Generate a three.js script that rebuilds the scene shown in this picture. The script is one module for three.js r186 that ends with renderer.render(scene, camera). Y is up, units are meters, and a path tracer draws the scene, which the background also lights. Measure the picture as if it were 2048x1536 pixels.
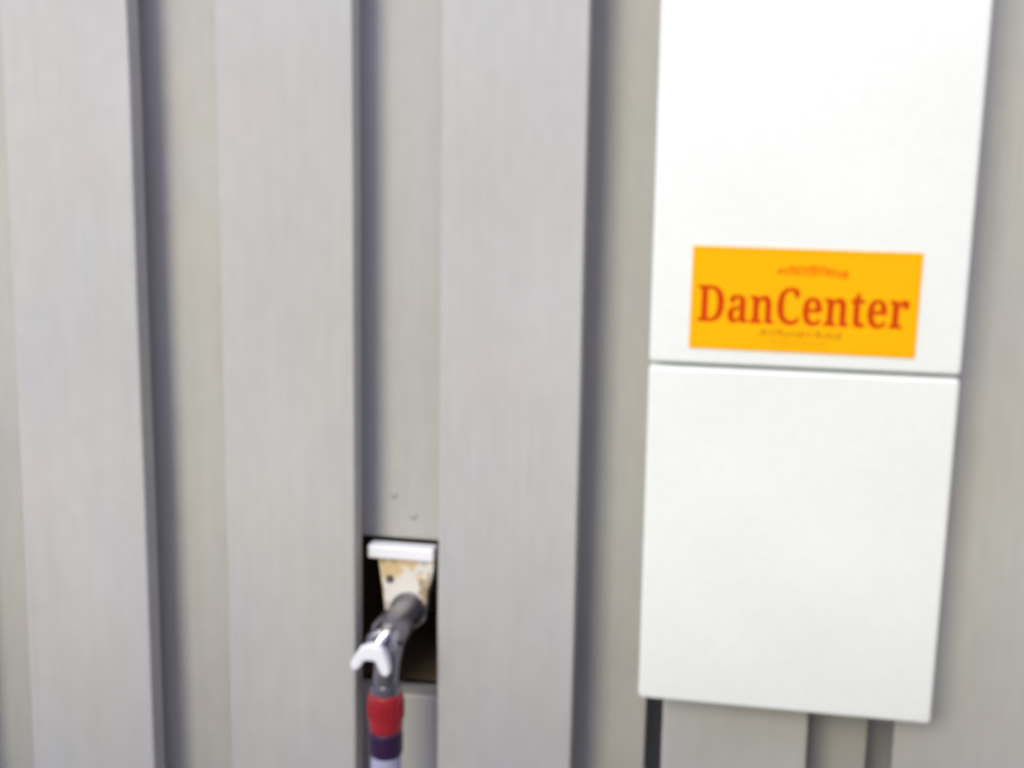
import * as THREE from 'three';
import { RoundedBoxGeometry } from 'three/addons/geometries/RoundedBoxGeometry.js';
import { mergeGeometries } from 'three/addons/utils/BufferGeometryUtils.js';

const scene = new THREE.Scene();

// ---------- camera ----------
const camera = new THREE.PerspectiveCamera(34.16, 4 / 3, 0.05, 200);
camera.rotation.order = 'YXZ';
camera.position.set(0.6293, 1.152, 0.9902);
camera.rotation.set(-0.1728, 0.1844, 0.0168);
camera.focus = 40;
camera.userData.fStop = 9;

// ---------- sky (even overcast) and a soft, veiled sun from the left ----------
{
  const w = 64, h = 32, d = new Float32Array(w * h * 4);
  for (let j = 0; j < h; j++) {
    const el = ((j + 0.5) / h - 0.5) * Math.PI;              // row 0 is the bottom
    const b = el > 0 ? 0.62 + 0.38 * Math.sin(el) : 0.55;
    for (let i = 0; i < w; i++) {
      const k = (j * w + i) * 4;
      d[k] = 0.925 * b; d[k + 1] = 0.965 * b; d[k + 2] = 1.3 * b; d[k + 3] = 1;
    }
  }
  const sky = new THREE.DataTexture(d, w, h, THREE.RGBAFormat, THREE.FloatType);
  sky.mapping = THREE.EquirectangularReflectionMapping;
  sky.magFilter = THREE.LinearFilter; sky.minFilter = THREE.LinearFilter;
  sky.needsUpdate = true;
  scene.background = sky; scene.environment = sky;
}
const sun = new THREE.DirectionalLight(new THREE.Color().setRGB(1, 0.95, 0.71), 1.35);
{
  const az = 15 * Math.PI / 180, el = 22 * Math.PI / 180;
  sun.target.position.set(0.4, 0.9, 0);
  sun.position.set(0.4 - 8 * Math.cos(el) * Math.sin(az), 0.9 + 8 * Math.sin(el), 8 * Math.cos(el) * Math.cos(az));
  sun.castShadow = true; sun.shadow.radius = 40; sun.shadow.mapSize.set(2048, 2048);
  Object.assign(sun.shadow.camera, { left: -4, right: 4, top: 4, bottom: -4, near: 0.5, far: 30 });
  scene.add(sun, sun.target);
}
const renderer = new THREE.WebGLRenderer({ antialias: true });
renderer.toneMapping = THREE.LinearToneMapping;
renderer.toneMappingExposure = 1.69;
renderer.shadowMap.enabled = true;

// ---------- helpers ----------
let seed = 20240611;
const rnd = () => { seed = (seed * 1664525 + 1013904223) >>> 0; return seed / 4294967296; };
const V3 = (x, y, z) => new THREE.Vector3(x, y, z);
const used = {};
function numbered(n) { const k = used[n] = (used[n] ?? -1) + 1; return k ? n + '_' + String(k).padStart(3, '0') : n; }
function thing(name, label, category, kind) {
  const g = new THREE.Group(); g.name = numbered(name);
  g.userData = { label, category }; if (kind) g.userData.kind = kind;
  scene.add(g); return g;
}
function part(name, geo, mat, parent, label) {
  const m = new THREE.Mesh(Array.isArray(geo) ? mergeGeometries(geo.map(g => g.index ? g.toNonIndexed() : g)) : geo, mat);
  m.name = name; m.castShadow = m.receiveShadow = true;
  if (label) m.userData.label = label;
  parent.add(m); return m;
}
// tiling value noise
function noiseGrid(nx, ny, s) {
  let q = s >>> 0; const a = new Float32Array(nx * ny);
  for (let i = 0; i < a.length; i++) { q = (q * 1664525 + 1013904223) >>> 0; a[i] = q / 4294967296; }
  return (u, v) => {
    const x = ((u % 1) + 1) % 1 * nx, y = ((v % 1) + 1) % 1 * ny;
    const i = Math.floor(x), j = Math.floor(y), f = x - i, g = y - j;
    const s1 = f * f * (3 - 2 * f), s2 = g * g * (3 - 2 * g);
    const A = a[(j % ny) * nx + i % nx], B = a[(j % ny) * nx + (i + 1) % nx], C = a[((j + 1) % ny) * nx + i % nx], D = a[((j + 1) % ny) * nx + (i + 1) % nx];
    return (A + (B - A) * s1) * (1 - s2) + (C + (D - C) * s1) * s2;
  };
}
function dataTex(w, h, fn, srgb, rx = 1, ry = 1) {
  const d = new Uint8Array(w * h * 4);
  for (let j = 0; j < h; j++) for (let i = 0; i < w; i++) {
    const c = fn((i + 0.5) / w, (j + 0.5) / h), k = (j * w + i) * 4;
    for (let n = 0; n < 3; n++) d[k + n] = Math.max(0, Math.min(255, 255 * (c.length ? c[n] : c)));
    d[k + 3] = 255;
  }
  const t = new THREE.DataTexture(d, w, h); t.wrapS = t.wrapT = THREE.RepeatWrapping;
  t.magFilter = THREE.LinearFilter; t.minFilter = THREE.LinearMipmapLinearFilter; t.generateMipmaps = true;
  if (srgb) t.colorSpace = THREE.SRGBColorSpace;
  t.repeat.set(rx, ry); t.needsUpdate = true; return t;
}

// ---------- materials ----------
// painted sawn timber: uv in metres, one tile is 0.5 m wide and 1 m high
const gA = noiseGrid(160, 6, 3), gB = noiseGrid(300, 24, 5), gC = noiseGrid(7, 9, 7), gD = noiseGrid(9, 14, 11), gE = noiseGrid(60, 70, 13), gF = noiseGrid(12, 8, 17);
const woodMap = dataTex(512, 1024, (u, v) => {
  const n = 0.962 + 0.014 * (gA(u, v) - 0.5) + 0.012 * (gB(u, v) - 0.5) + 0.035 * (gC(u, v) - 0.5) + 0.02 * (gE(u, v) - 0.5);
  const p = gD(u, v) - 0.5, q = gF(u, v) - 0.5;             // faint patches where the paint has weathered pinkish or greenish
  return [n * (1 + 0.018 * p), n * (1 + 0.01 * q), n * (1 - 0.016 * p - 0.016 * q)];
}, true, 2, 1);
const woodBump = dataTex(512, 1024, (u, v) => 0.5 * gA(u, v) + 0.35 * gB(u, v) + 0.15 * gE(u, v), false, 2, 1);
const paint = (r, g, b) => new THREE.MeshStandardMaterial({ color: new THREE.Color().setRGB(r, g, b), map: woodMap, bumpMap: woodBump, bumpScale: 0.00025, roughness: 0.62 });
const boardPaints = [paint(0.492, 0.478, 0.45), paint(0.505, 0.493, 0.468), paint(0.495, 0.482, 0.465)];
const sheathing = new THREE.MeshStandardMaterial({ color: new THREE.Color().setRGB(0.55, 0.55, 0.56), roughness: 0.9 });
const rawTimber = new THREE.MeshStandardMaterial({ color: new THREE.Color().setRGB(0.24, 0.17, 0.11), map: woodMap, bumpMap: woodBump, bumpScale: 0.0008, roughness: 0.9 });
const sN = noiseGrid(90, 90, 23), sM = noiseGrid(8, 8, 29);
const enamelRough = dataTex(256, 256, (u, v) => 0.42 + 0.1 * sN(u, v) + 0.1 * sM(u, v), false, 3, 3);
const enamelMap = dataTex(256, 256, (u, v) => { const n = 0.985 - 0.012 * sN(u, v) - 0.015 * sM(u, v); return [n, n, n]; }, true, 2, 2);
const enamel = new THREE.MeshPhysicalMaterial({ color: new THREE.Color().setRGB(0.89, 0.915, 0.875), map: enamelMap, roughness: 1, roughnessMap: enamelRough, clearcoat: 0.15, clearcoatRoughness: 0.3 });
const rubber = new THREE.MeshStandardMaterial({ color: new THREE.Color().setRGB(0.05, 0.05, 0.055), roughness: 0.8 });
const nailPaint = new THREE.MeshStandardMaterial({ color: new THREE.Color().setRGB(0.4, 0.39, 0.37), roughness: 0.6 });
const chrome = new THREE.MeshStandardMaterial({ color: new THREE.Color().setRGB(0.62, 0.62, 0.66), metalness: 1, roughness: 0.16 });
const castMetal = new THREE.MeshStandardMaterial({ color: new THREE.Color().setRGB(0.3, 0.29, 0.33), metalness: 0.85, roughness: 0.3 });
const cN = noiseGrid(5, 5, 61), cM = noiseGrid(22, 22, 67);
// cream enamel with tan rust stains and grey grime in patches
const creamMap = dataTex(256, 256, (u, v) => { const a = Math.min(1, Math.max(0, (0.7 * cN(u, v) + 0.3 * cM(u, v) - 0.47) * 6)), b = Math.min(1, Math.max(0, (0.6 * cN(u + 0.41, v + 0.23) + 0.4 * cM(v, u) - 0.52) * 6)); return [1 - 0.06 * a - 0.22 * b, 1 - 0.15 * a - 0.22 * b, 1 - 0.32 * a - 0.18 * b]; }, true, 12, 12);
const cream = new THREE.MeshStandardMaterial({ color: new THREE.Color().setRGB(0.76, 0.73, 0.66), map: creamMap, roughness: 0.45 });
const whitePlastic = new THREE.MeshStandardMaterial({ color: new THREE.Color().setRGB(0.85, 0.85, 0.88), roughness: 0.35 });
const redPlastic = new THREE.MeshStandardMaterial({ color: new THREE.Color().setRGB(0.34, 0.014, 0.024), roughness: 0.32 });
const purplePlastic = new THREE.MeshStandardMaterial({ color: new THREE.Color().setRGB(0.028, 0.007, 0.045), roughness: 0.45 });
const hoseMat = new THREE.MeshStandardMaterial({ color: new THREE.Color().setRGB(0.42, 0.41, 0.58), roughness: 0.5 });
const darkIron = new THREE.MeshStandardMaterial({ color: new THREE.Color().setRGB(0.12, 0.1, 0.08), roughness: 0.6, metalness: 0.4 });

// ---------- ground ----------
{
  const pN = noiseGrid(200, 200, 41), pM = noiseGrid(14, 14, 43);
  const t = dataTex(512, 512, (u, v) => { const n = 0.35 + 0.25 * pN(u, v) + 0.2 * pM(u, v); return [n, n * 0.97, n * 0.95]; }, true, 60, 60);
  const g = new THREE.PlaneGeometry(120, 120); g.rotateX(-Math.PI / 2);
  const m = part('ground', g, new THREE.MeshStandardMaterial({ map: t, roughness: 0.95 }), scene);
  m.userData = { kind: 'structure', label: 'grey gravel ground in front of the timber wall', category: 'ground' };
}

// ---------- the boarded wall ----------
const wall = thing('wall', 'pale beige wall of vertical timber boards laid over recessed boards', 'wall', 'structure');
// a board with slightly uneven edges; left and right are [x at y 0.6, x at y 1.5]
function plankShape(l, r, y0, y1, rough = 0.0005) {
  const at = (e, y) => e[0] + (e[1] - e[0]) * (y - 0.6) / 0.9;
  const n = Math.max(2, Math.round((y1 - y0) / 0.09)), s = new THREE.Shape();
  const j = k => (k === 0 || k === n ? 0 : (rnd() - 0.5) * 2 * rough);
  for (let k = 0; k <= n; k++) { const y = y0 + (y1 - y0) * k / n, x = at(r, y) + j(k); k ? s.lineTo(x, y) : s.moveTo(x, y); }
  for (let k = n; k >= 0; k--) { const y = y0 + (y1 - y0) * k / n; s.lineTo(at(l, y) + j(k), y); }
  s.closePath(); return s;
}
function plank(l, r, y0, y1, zFront, thick, mat, bevel = 0.0022) {
  const g = new THREE.ExtrudeGeometry(plankShape(l, r, y0, y1), { depth: thick - bevel, bevelEnabled: true, bevelSize: bevel, bevelOffset: -bevel, bevelThickness: bevel, bevelSegments: 2, steps: 1 });
  // ExtrudeGeometry bevels both ends; the rear bevel lies behind
  g.translate(0, 0, zFront - thick);
  const uv = g.attributes.uv, du = rnd(), dv = rnd();
  for (let i = 0; i < uv.count; i++) uv.setXY(i, uv.getX(i) + du, uv.getY(i) + dv);
  return part('plank', g, mat, wall);
}
const Y0 = 0.06, Y1 = 2.45, UZ = -0.045, UT = 0.02;
{
  const front = [[[-0.0045, 0.0025], [0.1176, 0.1158]], [[0.1937, 0.1921], [0.3102, 0.3101]], [[0.3831, 0.3832], [0.5008, 0.5010]], [[0.5778, 0.5778], [0.6965, 0.6965]], [[0.7640, 0.7640], [0.8820, 0.8820]]];
  const under = [[[0.0960, 0.0960], [0.215, 0.215]], null, [[0.4850, 0.4850], [0.5600, 0.5600]], [[0.6850, 0.6850], [0.7500, 0.7500]]];
  front.forEach(([l, r], i) => plank(l, r, Y0, Y1, 0, 0.0195, boardPaints[(i * 2 + 1) % 3]));
  under.forEach((u, i) => u && plank(u[0], u[1], Y0, Y1, i < 2 ? UZ : UZ - 0.015, UT, boardPaints[0]));
  // the recess with the tap: its board is cut short above the tap and starts again below it
  plank([0.2900, 0.2900], [0.402, 0.402], 0.8237, Y1, UZ, UT, boardPaints[1]);
  plank([0.2900, 0.2900], [0.402, 0.402], Y0, 0.6775, UZ, UT, boardPaints[0]);
  // the same boarding on either side of the view
  for (let k = 1; k <= 8; k++) {
    const x = -0.0045 - 0.19 * k, dx = (rnd() - 0.5) * 0.006;
    plank([x + dx, x + dx], [x + 0.119 + dx, x + 0.119 + dx], Y0, Y1, 0, 0.0195, boardPaints[k % 3]);
    plank([x + 0.121 + dx, x + 0.121 + dx], [x + 0.205, x + 0.205], Y0, Y1, UZ, UT, boardPaints[k % 3]);
    const X = 0.764 + 0.19 * k;
    plank([X + dx, X + dx], [X + 0.119 + dx, X + 0.119 + dx], Y0, Y1, 0, 0.0195, boardPaints[(k + 1) % 3]);
    plank([X - 0.069 + dx, X - 0.069 + dx], [X - 0.006, X - 0.006], Y0, Y1, UZ, UT, boardPaints[(k + 2) % 3]);
  }
  // sheeting behind the boards, left open where the pipe comes through to the tap
  const sheet = (x0, x1, y0, y1, mat, z, name = 'sheathing') => { const g = new THREE.BoxGeometry(x1 - x0, y1 - y0, 0.05); g.translate((x0 + x1) / 2, (y0 + y1) / 2, z - 0.025); return part(name, g, mat, wall); };
  const zs = -0.0675;
  sheet(-1.6, 0.26, 0, Y1, sheathing, zs); sheet(0.26, 0.40, 0.832, Y1, sheathing, zs); sheet(0.26, 0.40, 0, 0.66, sheathing, zs); sheet(0.40, 0.45, 0, Y1, sheathing, zs); sheet(0.45, 2.3, 0, Y1, sheathing, -0.16);
  sheet(-1.6, 2.3, 0, Y1, rawTimber, -0.30, 'inner_sheathing');
  for (const [a, b, c, d] of [[0.24, 0.26, 0.64, 0.855], [0.40, 0.42, 0.64, 0.855], [0.26, 0.40, 0.835, 0.855], [0.26, 0.40, 0.64, 0.66]]) {
    const g = new THREE.BoxGeometry(b - a, d - c, 0.19); g.translate((a + b) / 2, (c + d) / 2, -0.206); part('opening_side', g, rawTimber, wall);
  }
  // two painted nail heads above the tap
  for (const [x, y] of [[0.336, 0.868], [0.3535, 0.85]]) {
    const g = new THREE.SphereGeometry(0.0042, 12, 6, 0, Math.PI * 2, 0, Math.PI / 2); g.rotateX(Math.PI / 2); g.scale(1, 1, 0.45); g.translate(0.6293 + (x - 0.6293) * 1.0147, 1.152 + (y - 1.152) * 1.0147, UZ - 0.0006);
    part('nail', g, nailPaint, wall);
  }
}

// ---------- meter cabinet ----------
{
  const c = thing('meter_cabinet', 'tall white two-part electricity meter cabinet with a yellow sticker on its upper cover', 'cabinet');
  const x0 = 0.5614, x1 = 0.7809, yb = 0.7435, H = 0.68, lean = 2.5 * Math.PI / 180, zb = 0.065;
  c.position.set(x0, yb, 0.004);
  const W = x1 - x0, dz = zb - 0.004;
  // wedge-shaped body, flat back against the boards
  const prof = new THREE.Shape(); const ct = 0.014;               // covers are ct thick
  prof.moveTo(0, 0.003); prof.lineTo(dz - ct, 0.003); prof.lineTo(dz - ct + Math.tan(lean) * H, H - 0.003); prof.lineTo(0, H - 0.003); prof.closePath();
  const b = new THREE.ExtrudeGeometry(prof, { depth: W - 0.008, bevelEnabled: false });
  b.rotateY(-Math.PI / 2); b.translate(W - 0.004, 0, 0);
  part('body', b, enamel, c);
  const seam = 0.2667, gap = 0.0028;
  function cover(name, h0, h1) {
    const w = W, h = h1 - h0, bv = 0.0025;
    const rr = (s, x, y, w, h, r) => { s.moveTo(x + r, y); s.lineTo(x + w - r, y); s.quadraticCurveTo(x + w, y, x + w, y + r); s.lineTo(x + w, y + h - r); s.quadraticCurveTo(x + w, y + h, x + w - r, y + h); s.lineTo(x + r, y + h); s.quadraticCurveTo(x, y + h, x, y + h - r); s.lineTo(x, y + r); s.quadraticCurveTo(x, y, x + r, y); return s; };
    const s = rr(new THREE.Shape(), 0, 0, w, h, 0.004);
    const g = new THREE.ExtrudeGeometry(s, { depth: ct - 2 * bv, bevelEnabled: true, bevelSize: bv, bevelOffset: -bv, bevelThickness: bv, bevelSegments: 3 });
    g.translate(0, 0, -ct + bv);
    const m = part(name, g, enamel, c);
    m.rotation.x = lean;
    m.position.set(0, h0 * Math.cos(lean), dz + h0 * Math.sin(lean));
    return m;
  }
  cover('lower_cover', 0, seam - gap / 2);
  const up = cover('upper_cover', seam + gap / 2, H);
  // sticker, print on a thin sheet
  const cv = document.createElement('canvas'); cv.width = 1024; cv.height = 448;
  const k = cv.getContext('2d');
  k.fillStyle = '#ffb400'; k.fillRect(0, 0, 1024, 448);
  k.strokeStyle = '#f5af00'; k.lineWidth = 20; k.strokeRect(10, 10, 1004, 428);
  k.textAlign = 'left'; k.textBaseline = 'alphabetic';
  k.font = 'bold 196px serif'; k.fillStyle = '#cc4000';
  const tw = k.measureText('DanCenter').width;
  k.save(); k.translate(30, 327); k.rotate(-0.004); k.scale(955 / tw, 1.12); k.fillText('DanCenter', 0, 0); k.lineWidth = 2.5; k.strokeStyle = '#c03800'; k.strokeText('DanCenter', 0, 0);
  k.restore();
  // faint, unreadable small print above and below the name
  let q = 77; const r2 = () => (q = (q * 1103515245 + 12345) % 2147483648) / 2147483648;
  k.lineCap = 'round';
  for (let i = 0; i < 13; i++) { const x = 395 + i * 24; k.strokeStyle = i % 3 ? '#f68a00' : '#ea7a00'; k.lineWidth = 17; k.beginPath(); k.moveTo(x, 112 - 18 * r2() - 26 * Math.sin(i / 12 * Math.PI)); k.quadraticCurveTo(x + 12, 60 + 30 * r2(), x + 14, 112 - 10 * r2()); k.stroke(); }
  for (let i = 0; i < 17; i++) { const x = 330 + i * 22; k.strokeStyle = i % 4 ? '#cf9404' : '#b98208'; k.lineWidth = 13; k.beginPath(); k.moveTo(x, 372 + 10 * r2()); k.lineTo(x + 10 * r2(), 352 + 8 * r2()); k.stroke(); }
  for (let i = 0; i < 12; i++) { const x = 380 + i * 22; k.strokeStyle = '#cf9608'; k.lineWidth = 8; k.beginPath(); k.moveTo(x, 412 + 6 * r2()); k.lineTo(x + 8 * r2(), 394 + 6 * r2()); k.stroke(); }
  const st = new THREE.CanvasTexture(cv); st.colorSpace = THREE.SRGBColorSpace;
  const sg = new THREE.BoxGeometry(0.1588, 0.0746, 0.0006);
  const stick = part('sticker', sg, new THREE.MeshPhysicalMaterial({ map: st, roughness: 0.85, specularIntensity: 0.3 }), up, 'yellow sticker printed with a red name');
  stick.position.set(0.6695 - x0, 0.0489, 0.0005);
  stick.rotation.z = -0.006;
}

// ---------- tap ----------
const tapX = 0.3500, tapY = 0.7660;
{
  const t = thing('outdoor_tap', 'metal garden tap with white handle on a pale plate in the board recess', 'tap');
  t.position.set(tapX, tapY, 0);
  // mounting ledge across the cut and the tapering plate under it
  const lg = new RoundedBoxGeometry(0.060, 0.0125, 0.016, 3, 0.0025); lg.translate(-0.0058, 0.0515, -0.029);
  part('ledge', lg, whitePlastic, t);
  const ps = new THREE.Shape();
  ps.moveTo(-0.0275, 0.0455); ps.lineTo(0.0235, 0.0455); ps.quadraticCurveTo(0.0225, 0.03, 0.0175, 0.018); ps.lineTo(0.0135, -0.012);
  ps.quadraticCurveTo(-0.004, -0.028, -0.0195, -0.020); ps.closePath();
  const pg = new THREE.ExtrudeGeometry(ps, { depth: 0.008, bevelEnabled: true, bevelSize: 0.0015, bevelOffset: -0.0015, bevelThickness: 0.0015, bevelSegments: 2 });
  pg.translate(0, 0, -0.036);
  const plate = part('wall_plate', pg, cream, t);
  const sc = new THREE.CylinderGeometry(0.0034, 0.0034, 0.003, 16); sc.rotateX(Math.PI / 2); sc.translate(-0.0165, 0.0265, -0.0262);
  part('screw', sc, darkIron, plate);
  // flange, barrel and bonnet along z
  const lathe = (pts, n = 32) => { const g = new THREE.LatheGeometry(pts.map(p => new THREE.Vector2(p[0], p[1])), n); g.rotateX(Math.PI / 2); return g; };
  const barrel = lathe([[0, -0.06], [0.0085, -0.28], [0.0085, -0.028], [0.0155, -0.028], [0.0155, -0.022], [0.0118, -0.0185], [0.0112, 0.004], [0.0150, 0.010], [0.0152, 0.034], [0.0115, 0.040], [0.0115, 0.044], [0, 0.0441]]);
  part('barrel', barrel, castMetal, t);
  const bonnet = (() => { const g = new THREE.CylinderGeometry(0.0142, 0.0142, 0.010, 6); g.rotateX(Math.PI / 2); g.rotateZ(0.3); g.translate(0, 0, 0.049); const s = new THREE.CylinderGeometry(0.0045, 0.0055, 0.014, 16); s.rotateX(Math.PI / 2); s.translate(0, 0, 0.060); return [g, s]; })();
  part('bonnet', bonnet, chrome, t);
  // white two-winged handle, tilted down at both ends
  const hs = new THREE.Shape();
  hs.moveTo(0, 0.0085); hs.quadraticCurveTo(-0.006, 0.0088, -0.0115, 0.0050); hs.lineTo(-0.0195, -0.0085); hs.quadraticCurveTo(-0.0215, -0.0150, -0.0155, -0.0160);
  hs.quadraticCurveTo(-0.0105, -0.0140, -0.0080, -0.0070); hs.quadraticCurveTo(-0.002, -0.0045, 0.0035, -0.0065); hs.lineTo(0.0085, -0.0175);
  hs.quadraticCurveTo(0.0130, -0.0215, 0.0165, -0.0165); hs.quadraticCurveTo(0.0160, -0.006, 0.0100, 0.0050); hs.quadraticCurveTo(0.006, 0.0085, 0, 0.0085);
  const hg = new THREE.ExtrudeGeometry(hs, { depth: 0.006, bevelEnabled: true, bevelSize: 0.0016, bevelOffset: -0.0016, bevelThickness: 0.0016, bevelSegments: 3, curveSegments: 8 });
  hg.scale(0.9, 0.9, 1); hg.translate(-0.0035, -0.0045, 0.0645);
  part('handle', hg, whitePlastic, t);
  // spout bending down into a threaded outlet
  const curve = new THREE.CatmullRomCurve3([V3(0.001, -0.004, 0.012), V3(0.001, -0.011, 0.028), V3(0.0005, -0.022, 0.039), V3(0.000, -0.036, 0.0425), V3(0, -0.046, 0.0425)]);
  const sp = new THREE.TubeGeometry(curve, 24, 0.0104, 18);
  part('spout', sp, castMetal, t);
  const nut = new THREE.CylinderGeometry(0.0128, 0.0128, 0.007, 24); nut.translate(0, -0.0445, 0.0425);
  part('outlet_ring', nut, castMetal, t);
}

// ---------- hose ----------
{
  const h = thing('garden_hose', 'pale lilac hose with a red coupling hanging from the tap', 'hose');
  const hx = tapX, hz = 0.0425; h.position.set(hx, 0, hz);
  const lathe = (pts, n = 36) => new THREE.LatheGeometry(pts.map(p => new THREE.Vector2(p[0], p[1])), n);
  const coup = lathe([[0.0105, 0.7175], [0.0132, 0.7175], [0.0146, 0.7155], [0.0146, 0.6945], [0.0141, 0.6900], [0.0136, 0.6845], [0.0115, 0.6835]]);
  const c = part('coupling', coup, redPlastic, h);
  const ribs = []; for (let i = 0; i < 20; i++) { const a = i / 20 * Math.PI * 2, g = new THREE.CapsuleGeometry(0.0011, 0.014, 3, 6); g.translate(0.0145 * Math.cos(a), 0.7045, 0.0145 * Math.sin(a)); ribs.push(g); }
  part('grip_ribs', ribs, redPlastic, c);
  part('collar', lathe([[0.011, 0.6845], [0.0138, 0.6845], [0.0142, 0.6825], [0.0142, 0.6665], [0.0128, 0.6625], [0.009, 0.6620]]), purplePlastic, h);
  const cu = new THREE.CatmullRomCurve3([V3(0, 0.664, 0), V3(0, 0.62, 0), V3(0.004, 0.45, 0.006), V3(0.012, 0.2, 0.03), V3(0.03, 0.06, 0.08), V3(0.10, 0.0155, 0.17), V3(0.3, 0.0135, 0.30), V3(0.75, 0.0135, 0.36), V3(1.3, 0.0135, 0.30)]);
  part('hose_tube', new THREE.TubeGeometry(cu, 120, 0.0128, 16), hoseMat, h);
}

// ---------- fence across the path, behind the camera: it takes the low sky from the lower boards ----------
{
  const f = thing('garden_fence', 'dark brown board fence standing across the path from the timber wall', 'fence');
  f.position.set(0.4, 0, 1.75);
  const wood = new THREE.MeshStandardMaterial({ color: new THREE.Color().setRGB(0.07, 0.06, 0.055), map: woodMap, roughness: 0.8 });
  const bg = new RoundedBoxGeometry(0.118, 1.2, 0.02, 2, 0.003); bg.translate(0, 0.64, 0);
  for (let i = -24; i <= 24; i++) { const m = part('board', bg, wood, f); m.position.set(i * 0.1205, (rnd() - 0.5) * 0.008, 0); }
  for (const y of [0.25, 1.03]) { const r = new RoundedBoxGeometry(6, 0.07, 0.035, 2, 0.003); r.translate(0, y, 0.03); part('rail', r, wood, f); }
  for (let i = -2; i <= 2; i++) { const p = new RoundedBoxGeometry(0.08, 1.26, 0.08, 2, 0.004); p.translate(i * 1.45, 0.625, 0.09); part('post', p, wood, f); }
}

// ---------- tall board fence at the right-hand end of the path: it takes the sky from that side ----------
{
  const f = thing('side_fence', 'tall dark brown board fence at a right angle to the timber wall', 'fence');
  f.position.set(1.55, 0, 0.9);
  const wood = new THREE.MeshStandardMaterial({ color: new THREE.Color().setRGB(0.07, 0.06, 0.055), map: woodMap, roughness: 0.8 });
  const bg = new RoundedBoxGeometry(0.02, 1.95, 0.118, 2, 0.003); bg.translate(0, 1.02, 0);
  for (let i = -6; i <= 6; i++) { const m = part('board', bg, wood, f); m.position.set(0, (rnd() - 0.5) * 0.008, i * 0.1205); }
  for (const y of [0.3, 1.7]) { const r = new RoundedBoxGeometry(0.035, 0.07, 1.55, 2, 0.003); r.translate(0.03, y, 0); part('rail', r, wood, f); }
  for (const z of [-0.7, 0.7]) { const p = new RoundedBoxGeometry(0.08, 2.0, 0.08, 2, 0.004); p.translate(0.09, 0.995, z); part('post', p, wood, f); }
}

renderer.render(scene, camera);
